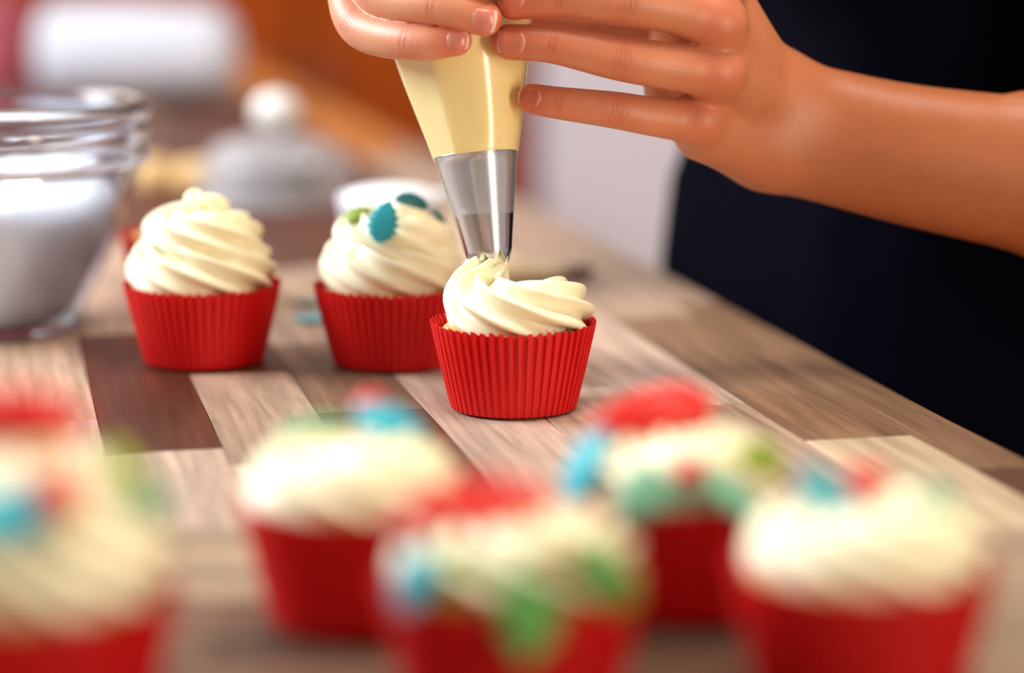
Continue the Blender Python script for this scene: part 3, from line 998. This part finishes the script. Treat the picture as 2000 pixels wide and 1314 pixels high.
FINE = .00095
gx = axis_grid(-.14, -.092, .112, .56, FINE)
gy = axis_grid(.90, .945, 1.085, 1.62, FINE)
gz = axis_grid(-.45, .105, .180, .56, FINE)
V = np.full((len(gx), len(gy), len(gz)), BIG, np.float32)
BS = 22
for i in range(0, len(gx), BS):
    for j in range(0, len(gy), BS):
        for k in range(0, len(gz), BS):
            X, Y, Z = gx[i:i + BS], gy[j:j + BS], gz[k:k + BS]
            nl = near_list(np.array([X[0], Y[0], Z[0]]), np.array([X[-1], Y[-1], Z[-1]]))
            if not nl: continue
            V[i:i + BS, j:j + BS, k:k + BS] = field(X[:, None, None], Y[None, :, None], Z[None, None, :], nl)


def surface_nets(V, gx, gy, gz):
    S = V < 0
    cnt = np.zeros((V.shape[0] - 1, V.shape[1] - 1, V.shape[2] - 1), np.int8)
    for a in (0, 1):
        for b in (0, 1):
            for c in (0, 1):
                cnt += S[a:a + cnt.shape[0], b:b + cnt.shape[1], c:c + cnt.shape[2]]
    ci, cj, ck = np.nonzero((cnt > 0) & (cnt < 8))
    idx = np.full(cnt.shape, -1, np.int64); idx[ci, cj, ck] = np.arange(len(ci))
    acc = np.zeros((len(ci), 3)); num = np.zeros(len(ci))
    G = (gx, gy, gz)
    for ax_ in range(3):
        for u in (0, 1):
            for w in (0, 1):
                o = [0, 0, 0]; oth = [q for q in range(3) if q != ax_]
                o[oth[0]], o[oth[1]] = u, w
                a = (ci + o[0], cj + o[1], ck + o[2])
                o2 = list(o); o2[ax_] = 1
                b = (ci + o2[0], cj + o2[1], ck + o2[2])
                va, vb = V[a].astype(float), V[b].astype(float)
                m_ = (va < 0) != (vb < 0)
                t_ = np.where(m_, va / np.where(m_, va - vb, 1), 0)
                p_ = np.stack([G[q][a[q]] for q in range(3)], 1)
                p2 = np.stack([G[q][b[q]] for q in range(3)], 1)
                acc += np.where(m_[:, None], p_ + (p2 - p_) * t_[:, None], 0); num += m_
    verts = acc / num[:, None]
    faces = []
    for ax_ in range(3):
        sl = [slice(None)] * 3; sh = [slice(None)] * 3
        sl[ax_] = slice(0, -1); sh[ax_] = slice(1, None)
        d = S[tuple(sl)] != S[tuple(sh)]
        e = np.nonzero(d)
        inside = S[tuple(sl)][e]
        o1, o2 = [(1, 2), (2, 0), (0, 1)][ax_]
        e = [np.array(q) for q in e]
        ok = (e[o1] > 0) & (e[o2] > 0) & (e[o1] < idx.shape[o1]) & (e[o2] < idx.shape[o2])
        e = [q[ok] for q in e]; inside = inside[ok]

        def g(du, dv):
            c = [q.copy() for q in e]; c[o1] -= du; c[o2] -= dv
            return idx[c[0], c[1], c[2]]
        quad = np.stack([g(1, 1), g(0, 1), g(0, 0), g(1, 0)], 1)
        quad[~inside] = quad[~inside][:, ::-1]
        faces.append(quad)
    return verts, np.concatenate(faces)


SV, SF = surface_nets(V, gx, gy, gz)


def project(Vt, iters=3):
    key = np.floor(Vt / .016).astype(int)
    order = np.lexsort(key.T)
    ks = key[order]
    cuts = np.nonzero(np.any(np.diff(ks, axis=0) != 0, axis=1))[0] + 1
    nor = np.zeros_like(Vt)
    for grp in np.split(order, cuts):
        p_ = Vt[grp]
        nl = near_list(p_.min(0) - .002, p_.max(0) + .002)
        e = .0003
        for it in range(iters):
            f0 = field(p_[:, 0], p_[:, 1], p_[:, 2], nl)
            g = np.stack([field(p_[:, 0] + e * (q == 0), p_[:, 1] + e * (q == 1), p_[:, 2] + e * (q == 2), nl) - f0 for q in range(3)], 1) / e
            ln = np.linalg.norm(g, axis=1, keepdims=True)
            g /= np.maximum(ln, .3)
            if it < iters - 1:
                p_ = p_ - g * np.clip(f0, -.001, .001)[:, None] * .9
        Vt[grp] = p_; nor[grp] = g
    return Vt, nor


SV, SN = project(SV)
# skin colour and fine creases over the joints
base = np.array(srgb(205, 132, 97)[:3]); red = np.array(srgb(212, 92, 64)[:3]); crease = np.array(srgb(150, 66, 44)[:3])
redness = np.zeros(len(SV)); cre = np.zeros(len(SV))
for nme, (P, R) in FINGERS.items():
    tip = P[-1]
    d = np.linalg.norm(SV - tip, axis=1)
    redness = np.maximum(redness, .85 * np.exp(-(d / .013) ** 2))
    js = (2, 3) if len(P) == 5 else (1, 2)
    for q_ in js:
        jp = P[q_]; ax_ = P[q_ + 1] - P[q_ - 1]; ax_ /= np.linalg.norm(ax_)
        rel = SV - jp
        d = np.linalg.norm(rel, axis=1)
        redness = np.maximum(redness, .5 * np.exp(-(d / .012) ** 2))
        s = rel @ ax_
        close = (d < R[q_] * 1.35)
        dorsal = np.clip((-SN[:, 1] - .25) / .4, 0, 1)
        lat = np.cross(ax_, [0, -1, 0]); lat /= np.linalg.norm(lat)
        tlat = rel @ lat / R[q_]
        for off, st, curv in ((-.0030, .7, .0016), (-.0009, .9, .0005), (.0013, .8, -.0006), (.0034, .6, -.0018)):
            if q_ == js[1] and abs(off) > .002: continue
            wv = np.sin(tlat * 4 + off * 3000) * .00025
            cre = np.maximum(cre, st * close * dorsal * np.exp(-((s - off - curv * tlat ** 2 * .8 - wv) / .00042) ** 2) * np.clip(1.15 - np.abs(tlat), 0, 1))
for p_ in (J(1402, 45, 1.012), J(1402, 138, 1.012), J(1368, 232, 1.020)):
    redness = np.maximum(redness, .35 * np.exp(-(np.linalg.norm(SV - p_, axis=1) / .014) ** 2))
SV = SV - SN * (cre * .00022)[:, None]
arm_tone = np.array(srgb(174, 100, 60)[:3]); lit_skin = np.array(srgb(226, 162, 128)[:3])  # one hand paler, window light put into its tint; arm darker
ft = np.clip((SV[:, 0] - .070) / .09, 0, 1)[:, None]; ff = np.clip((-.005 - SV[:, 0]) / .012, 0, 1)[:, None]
base = base * (1 - ft) * (1 - ff) + arm_tone * ft * (1 - ff) + lit_skin * ff
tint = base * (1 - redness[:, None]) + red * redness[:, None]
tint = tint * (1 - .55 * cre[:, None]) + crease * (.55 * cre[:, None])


def np_mesh(name, v, f, material, parent=None, tints=None):
    me = bpy.data.meshes.new(name)
    me.vertices.add(len(v)); me.vertices.foreach_set('co', v.astype(np.float32).ravel())
    me.loops.add(f.size); me.loops.foreach_set('vertex_index', f.astype(np.int32).ravel())
    me.polygons.add(len(f)); me.polygons.foreach_set('loop_start', np.arange(0, f.size, f.shape[1], dtype=np.int32))
    me.update(calc_edges=True); me.validate()
    me.polygons.foreach_set('use_smooth', [True] * len(me.polygons))
    if tints is not None:
        at2 = me.attributes.new('tint', 'FLOAT_COLOR', 'POINT')
        at2.data.foreach_set('color', np.hstack([tints, np.ones((len(tints), 1))]).astype(np.float32).ravel())
    me.materials.append(material)
    o = bpy.data.objects.new(name, me); COL.objects.link(o); o.parent = parent
    return o


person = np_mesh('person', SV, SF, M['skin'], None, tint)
# the soft bag gives way where the fingers press it
bmw = bag_body.matrix_world; bmi = bmw.inverted()
BV = np.array([bmw @ v.co for v in bag_body.data.vertices]); BC = np.array([bmw @ Vector((0, 0, v.co.z)) for v in bag_body.data.vertices])
BD = BC - BV; BD /= np.maximum(np.linalg.norm(BD, axis=1, keepdims=True), 1e-6)
key = np.floor(BV / .012).astype(int); order = np.lexsort(key.T)
cuts = np.nonzero(np.any(np.diff(key[order], axis=0) != 0, axis=1))[0] + 1
for grp in np.split(order, cuts):
    p_ = BV[grp]
    nl = near_list(p_.min(0), p_.max(0), .006)
    if not nl: continue
    for _ in range(14):
        f0 = field(p_[:, 0], p_[:, 1], p_[:, 2], nl)
        mv = np.where(f0 < .0004, np.maximum(.0004 - f0, .0002), 0)
        if not mv.any(): break
        p_ = p_ + BD[grp] * mv[:, None]
    BV[grp] = p_
for v, w in zip(bag_body.data.vertices, BV): v.co = bmi @ Vector(w)
bag_body.data.update()
tag(person, 'person in dark navy clothes leaning over the worktop, squeezing the piping bag with both hands', 'person')


# nails follow the skin: a curved plate traced on to the fingertip
def trace(px, py, guess):
    d = ray(px, py); d = d / np.linalg.norm(d); o = np.array([0, 0, CAM_H])
    t_ = np.linalg.norm(guess - o) - .025
    p_ = o + d * t_
    nl = near_list(p_ - .02, p_ + .05)
    for _ in range(60):
        f0 = float(field(np.array([p_[0]]), np.array([p_[1]]), np.array([p_[2]]), nl)[0])
        p_ = p_ + d * min(f0 * .9, .004)
        if abs(f0) < 2e-5: break
    e = .0003
    q3 = p_[None, :] + e * np.eye(3)
    fv = field(q3[:, 0], q3[:, 1], q3[:, 2], nl)
    f0 = float(field(np.array([p_[0]]), np.array([p_[1]]), np.array([p_[2]]), nl)[0])
    g = (fv - f0) / e
    return p_, g / np.linalg.norm(g)


def nail(name, cx, cy, length, width, ang, tip_white=.09, col=(214, 128, 112)):
    """centre, length, width in pixels of the picture; ang = direction of the free edge"""
    P, R = FINGERS[name]
    nu, nw = 15, 11
    c_, s_ = math.cos(ang), math.sin(ang)
    vs, cols = [], []
    pink, white = np.array(srgb(*col)[:3]), np.array(srgb(238, 214, 200)[:3])
    for i in range(nu):
        u = -1 + 2 * i / (nu - 1)
        # rounded at the cuticle, gently curved free edge
        for j in range(nw):
            w = -1 + 2 * j / (nw - 1)
            uu = u * (1 - (.30 if u < 0 else .16) * w * w)
            ww = w * (1 - .10 * max(0, -u) ** 2)
            dx, dy = uu * length / 2, ww * width / 2
            p_, g = trace(cx + dx * c_ - dy * s_, cy + dx * s_ + dy * c_, P[-1])
            edge = max(abs(u), abs(w))
            off = .00034 - .00060 * max(0, (abs(w) - .86) / .14) - (.0006 * max(0, (-u - .86) / .14)) + .0003 * max(0, (u - .5))
            vs.append(p_ + g * off)
            f_ = np.clip((u - (1 - 2 * tip_white)) / .06, 0, 1)
            lun = .25 * np.clip((-u - .55) / .3, 0, 1)
            cols.append((pink * (1 - lun) + white * lun) * (1 - f_) + white * f_)
    vs = np.array(vs)
    low = vs + (np.array([0, .0006, 0]))
    fs = []
    m_ = len(vs)
    for i in range(nu - 1):
        for j in range(nw - 1):
            a = i * nw + j
            fs.append((a, a + nw, a + nw + 1, a + 1)); fs.append((m_ + a + 1, m_ + a + nw + 1, m_ + a + nw, m_ + a))
    rim = [j for j in range(nw)] + [i * nw + nw - 1 for i in range(1, nu)] + [(nu - 1) * nw + j for j in range(nw - 2, -1, -1)] + [i * nw for i in range(nu - 2, 0, -1)]
    for a, b in zip(rim, rim[1:] + rim[:1]):
        fs.append((a, b, m_ + b, m_ + a))
    o = np_mesh('fingernail', np.vstack([vs, low]), np.array(fs), M['nail'], person, np.vstack([cols, cols]))
    return o


nail('R_little', 893, 78, 44, 37, .05)
nail('R_ring', 944, 39, 50, 47, .20, .10)
nail('L_ring', 1000, 82, 56, 47, math.pi + .05, .06, (206, 116, 92))
nail('L_little', 1036, 190, 44, 35, math.pi + .22, .07, (200, 104, 78))
nail('L_middle', 1000, -3, 52, 42, math.pi - .03, .06, (204, 110, 88))

# navy clothes: trunk, hips and short sleeves as one garment
vs, fs = [], []
tab = [(-.90, .130, .185, .0), (-.5, .135, .19, 0), (-.25, .138, .19, 0), (-.10, .134, .183, 0), (0.0, .130, .176, 0), (.05, .126, .168, 0), (.10, .116, .155, 0.006), (.20, .108, .15, .012),
       (.32, .106, .16, .014), (.42, .095, .175, .014), (.46, .06, .12, .014), (.47, .02, .04, .014)]
NA = 72
for z, hu, hv, du in tab:
    for k in range(NA):
        a = 2 * math.pi * k / NA
        e = 2 / 5
        cx = math.copysign(abs(math.cos(a)) ** e, math.cos(a)); sx_ = math.copysign(abs(math.sin(a)) ** e, math.sin(a))
        fold = 1 + .010 * math.sin(9 * a + 4 * z) * (1 if z < .3 else .3)
        u = .538 + du + hu * cx * fold; v = 1.275 + (hv + .024) * sx_ * fold
        u = max(u, U_EDGE + .003)
        x, y_ = uv2xy(u, v)
        vs.append((x, y_, z))
for i in range(len(tab) - 1):
    for k in range(NA):
        k2 = (k + 1) % NA
        fs.append((i * NA + k, i * NA + k2, (i + 1) * NA + k2, (i + 1) * NA + k))
fs.append(tuple(range(NA))[::-1]); fs.append(tuple((len(tab) - 1) * NA + k for k in range(NA)))


def sleeve(e, s):
    d = s - e
    pth = np.array([e + d * .55, e + d * .7, e + d * .85, s, s + (np.array([*uv2xy(.54, 1.25), s[2]]) - s) * .5])
    return rope(smooth_path(pth, 12), np.linspace(.056, .066, 12), 5, .02, 0, 32, (0, 1, 0))


vs, fs = join((vs, fs), sleeve(EL, SH), sleeve(EL2, SH2))
mesh_obj('navy_dress', vs, fs, M['navy'], person)

# ------------------------------------------------------------------ things behind
# glass mixing bowl
gxy = floor_at(-16, 641)
bowl = thing('mixing_bowl', 'large clear glass mixing bowl with a broad rim, holding white icing', 'bowl', (gxy[0], gxy[1], 0))
out = [(0, 0), (40, 0), (43, 1.5), (45, 4), (52, 18), (61, 36), (69, 56), (74.5, 76), (76, 84), (79.5, 86.5), (81.0, 89), (80.2, 93), (79.8, 98), (81.2, 102), (81.0, 106), (80.6, 110), (82.5, 114), (83, 117), (81.5, 119), (79, 120)]
inn = [(77.5, 117.5), (76.5, 112), (75, 92), (73.5, 84), (70.5, 74), (65, 56), (57, 36), (48, 18.8), (40, 7.2), (30, 3.4), (0, 2.8)]
wd = lambda pr: [(r * (1 + .055 * z / 120) * MM, z * MM) for r, z in pr]
lo_o = [q for q in out if q[1] <= 84]; hi_o = [q for q in out if q[1] >= 84]
lo_i = [q for q in inn if q[1] <= 84]; hi_i = [q for q in inn if q[1] >= 84]
vs, fs = lathe(wd(lo_o + lo_i), 96)
mesh_obj('bowl_wall', vs, fs, M['thin_glass'], bowl)
vs, fs = lathe(wd(hi_o + hi_i + hi_o[:1]), 96)
mesh_obj('rim_band', vs, fs, M['glass'], bowl)
prof = [(0, .0031), (.030, .0037), (.0398, .0075), (.0478, .0190), (.0570, .0362), (.0652, .054), (.0695, .064), (.0690, .069), (.060, .075), (.045, .079), (.02, .082), (0, .083)]


def lumpy(r, z, a):
    t_ = max(0, (z - .05) / .03)
    return r * .972 * (1 - .05 * t_ * (1 + math.sin(3 * a + 1)) * .5), z + t_ * (.007 * math.sin(2 * a + .6) + .003 * math.sin(5 * a + r * 120)) * (r > .001)


vs, fs = lathe(prof, 60, lumpy)
o = mesh_obj('icing_mound', vs, fs, M['sugar'])
o.location = (gxy[0], gxy[1], 0)
tag(o, 'mound of fluffy white icing inside the glass mixing bowl', 'icing')

# ramekin behind the leafy cupcake
rx, ry = floor_at(768, 585)
ry += .05
rx = by_depth(768, ry)[0]
dish = thing('ramekin', 'small white ceramic dish hiding behind the cupcake with teal leaves', 'dish', (rx, ry, 0))
prof = [(0, 0), (24, 0), (26, 2), (29, 30), (31, 58), (32.2, 61), (32, 64.5), (30.5, 66), (28.5, 64), (26.8, 30), (24, 6), (0, 5)]
vs, fs = lathe([(r * MM, z * MM * .83) for r, z in prof], 64)
mesh_obj('dish_body', vs, fs, M['ceramic'], dish)
vs, fs = lathe([(0, .040), (.0262, .0405), (.0280, .0510), (.0255, .0555), (.018, .0580), (.010, .059), (0, .0593)], 48)
mesh_obj('white_filling', vs, fs, M['sugar'], dish)

# wooden-handled brush behind the nozzle
p0, p1 = on_z(900, 552, 0), on_z(1158, 548, 0)
br = thing('pastry_brush', 'pale wooden brush with dark bristles lying behind the piped cupcake', 'brush', (p1[0], p1[1], .0055),
           math.atan2(p1[1] - p0[1], p1[0] - p0[0]))
ln = np.linalg.norm(p1 - p0)
v, f = lathe([(0, -.0), (.0045, .0006), (.0053, .004), (.0054, .03), (.0054, ln - .018), (.0050, ln - .0165), (0, ln - .016)], 28)
v = [(z - ln, x, y_) for x, y_, z in v]
mesh_obj('wooden_handle', v, f, M['handle_wood'], br)
v, f = lathe([(0, -.0168), (.0044, -.0164), (.0046, -.008), (.0034, -.001), (0, .001)], 24)
v = [(z, x, y_) for x, y_, z in v]
mesh_obj('bristles', v, f, M['bristle'], br)


# far things on the worktop, strongly out of focus
def thing_at(name, label, cat, px, py, mesh, m_, part=None, rz=0, z=0.0, group=None):
    x, y__ = floor_at(px, py)
    vs, fs = mesh
    if part is None:
        o = mesh_obj(name, vs, fs, M[m_]); o.location = (x, y__, z); o.rotation_euler = (0, 0, rz)
        return tag(o, label, cat, group)
    t = thing(name, label, cat, (x, y__, z), rz, group)
    mesh_obj(part, vs, fs, M[m_], t)
    return t


def bun(r, h):
    return lathe([(0, 0), (r * .8, 0), (r * .97, h * .18), (r, h * .4), (r * .86, h * .74), (r * .5, h * .95), (0, h)], 32,
                 lambda a, z, t_: (a * (1 + .03 * math.sin(3 * t_ + z * 90)), z))


thing_at('biscuit', 'round pale biscuit behind the plain swirled cupcake, beside the glass bowl', 'biscuit', 305, 372, bun(.019, .027), 'bun', group='pale biscuits')
thing_at('biscuit', 'round pale biscuit behind the plain swirled cupcake, beside the grey tin', 'biscuit', 384, 374, bun(.019, .026), 'bun', group='pale biscuits')
tinm = lathe([(r * MM, z * MM) for r, z in ((0, 0), (30, 0), (31.5, 1.5), (36, 27), (38, 28), (38, 30), (35, 30), (30.5, 3), (0, 2.2))], 48)
thing_at('cake_tin', 'low grey metal cake tin standing under the cloudy cover', 'tin', 530, 392, tinm, 'tin', 'tin_body')
dome = [(60, 0), (63, 0), (63, 3), (60.5, 4), (59.5, 22), (55, 36), (45, 45.5), (28, 51), (9, 52.6), (0, 52.6)]
domei = [(0, 50.8), (9, 50.8), (27.5, 49.2), (44, 43.8), (53.3, 35), (57.7, 21.5), (58.6, 4), (60, 0)]
domm = lathe([(r * MM, z * MM) for r, z in dome + domei], 64)
t = thing_at('cake_cover', 'cloudy plastic cake cover with a round white knob, over the grey tin', 'cover', 543, 394, domm, 'plastic', 'cover_dome')
kv, kf = lathe([(0, .0528), (.0055, .0529), (.005, .0555), (.012, .0572), (.0175, .063), (.0185, .069), (.0165, .0765), (.0105, .082), (0, .084)], 36)
mesh_obj('knob', kv, kf, M['egg'], t)

# rolled towel
x0, y0 = floor_at(272, 206)
v, f = lathe([(0, -.114), (.035, -.113), (.053, -.104), (.057, -.085), (.056, 0), (.054, .085), (.049, .102), (.034, .111), (0, .112)], 40,
             lambda r, z, a: (r * (1 + .02 * math.sin(5 * a + z * 30)), z))
v = [(z, x, y_ + .0580) for x, y_, z in v]
t = thing('towel', 'thick white rolled towel at the far end of the worktop', 'towel', (x0, y0, 0.001), .06)
mesh_obj('towel_roll', v, f, M['white_cloth'], t)
sp = [(.108 + .0002 * i, (.040 - .0009 * i) * math.cos(i * .42), 0.058 + (.040 - .0009 * i) * math.sin(i * .42)) for i in range(38)]
v, f = rope(np.array(sp), np.full(38, .0026), 4, 0, 0, 8, (1, 0, 0))
mesh_obj('rolled_edge', v, f, M['white_cloth'], t)
# pink canister
v, f = lathe([(r * MM, z * MM) for r, z in ((0, 0), (52, 0), (56, 3), (57, 92), (55, 96), (58, 97), (58, 112), (54, 116), (10, 117), (10, 124), (7, 128), (0, 128))], 48)
thing_at('canister', 'pink lidded canister beside the rolled towel', 'canister', -8, 176, (v, f), 'pink', 'canister_body')
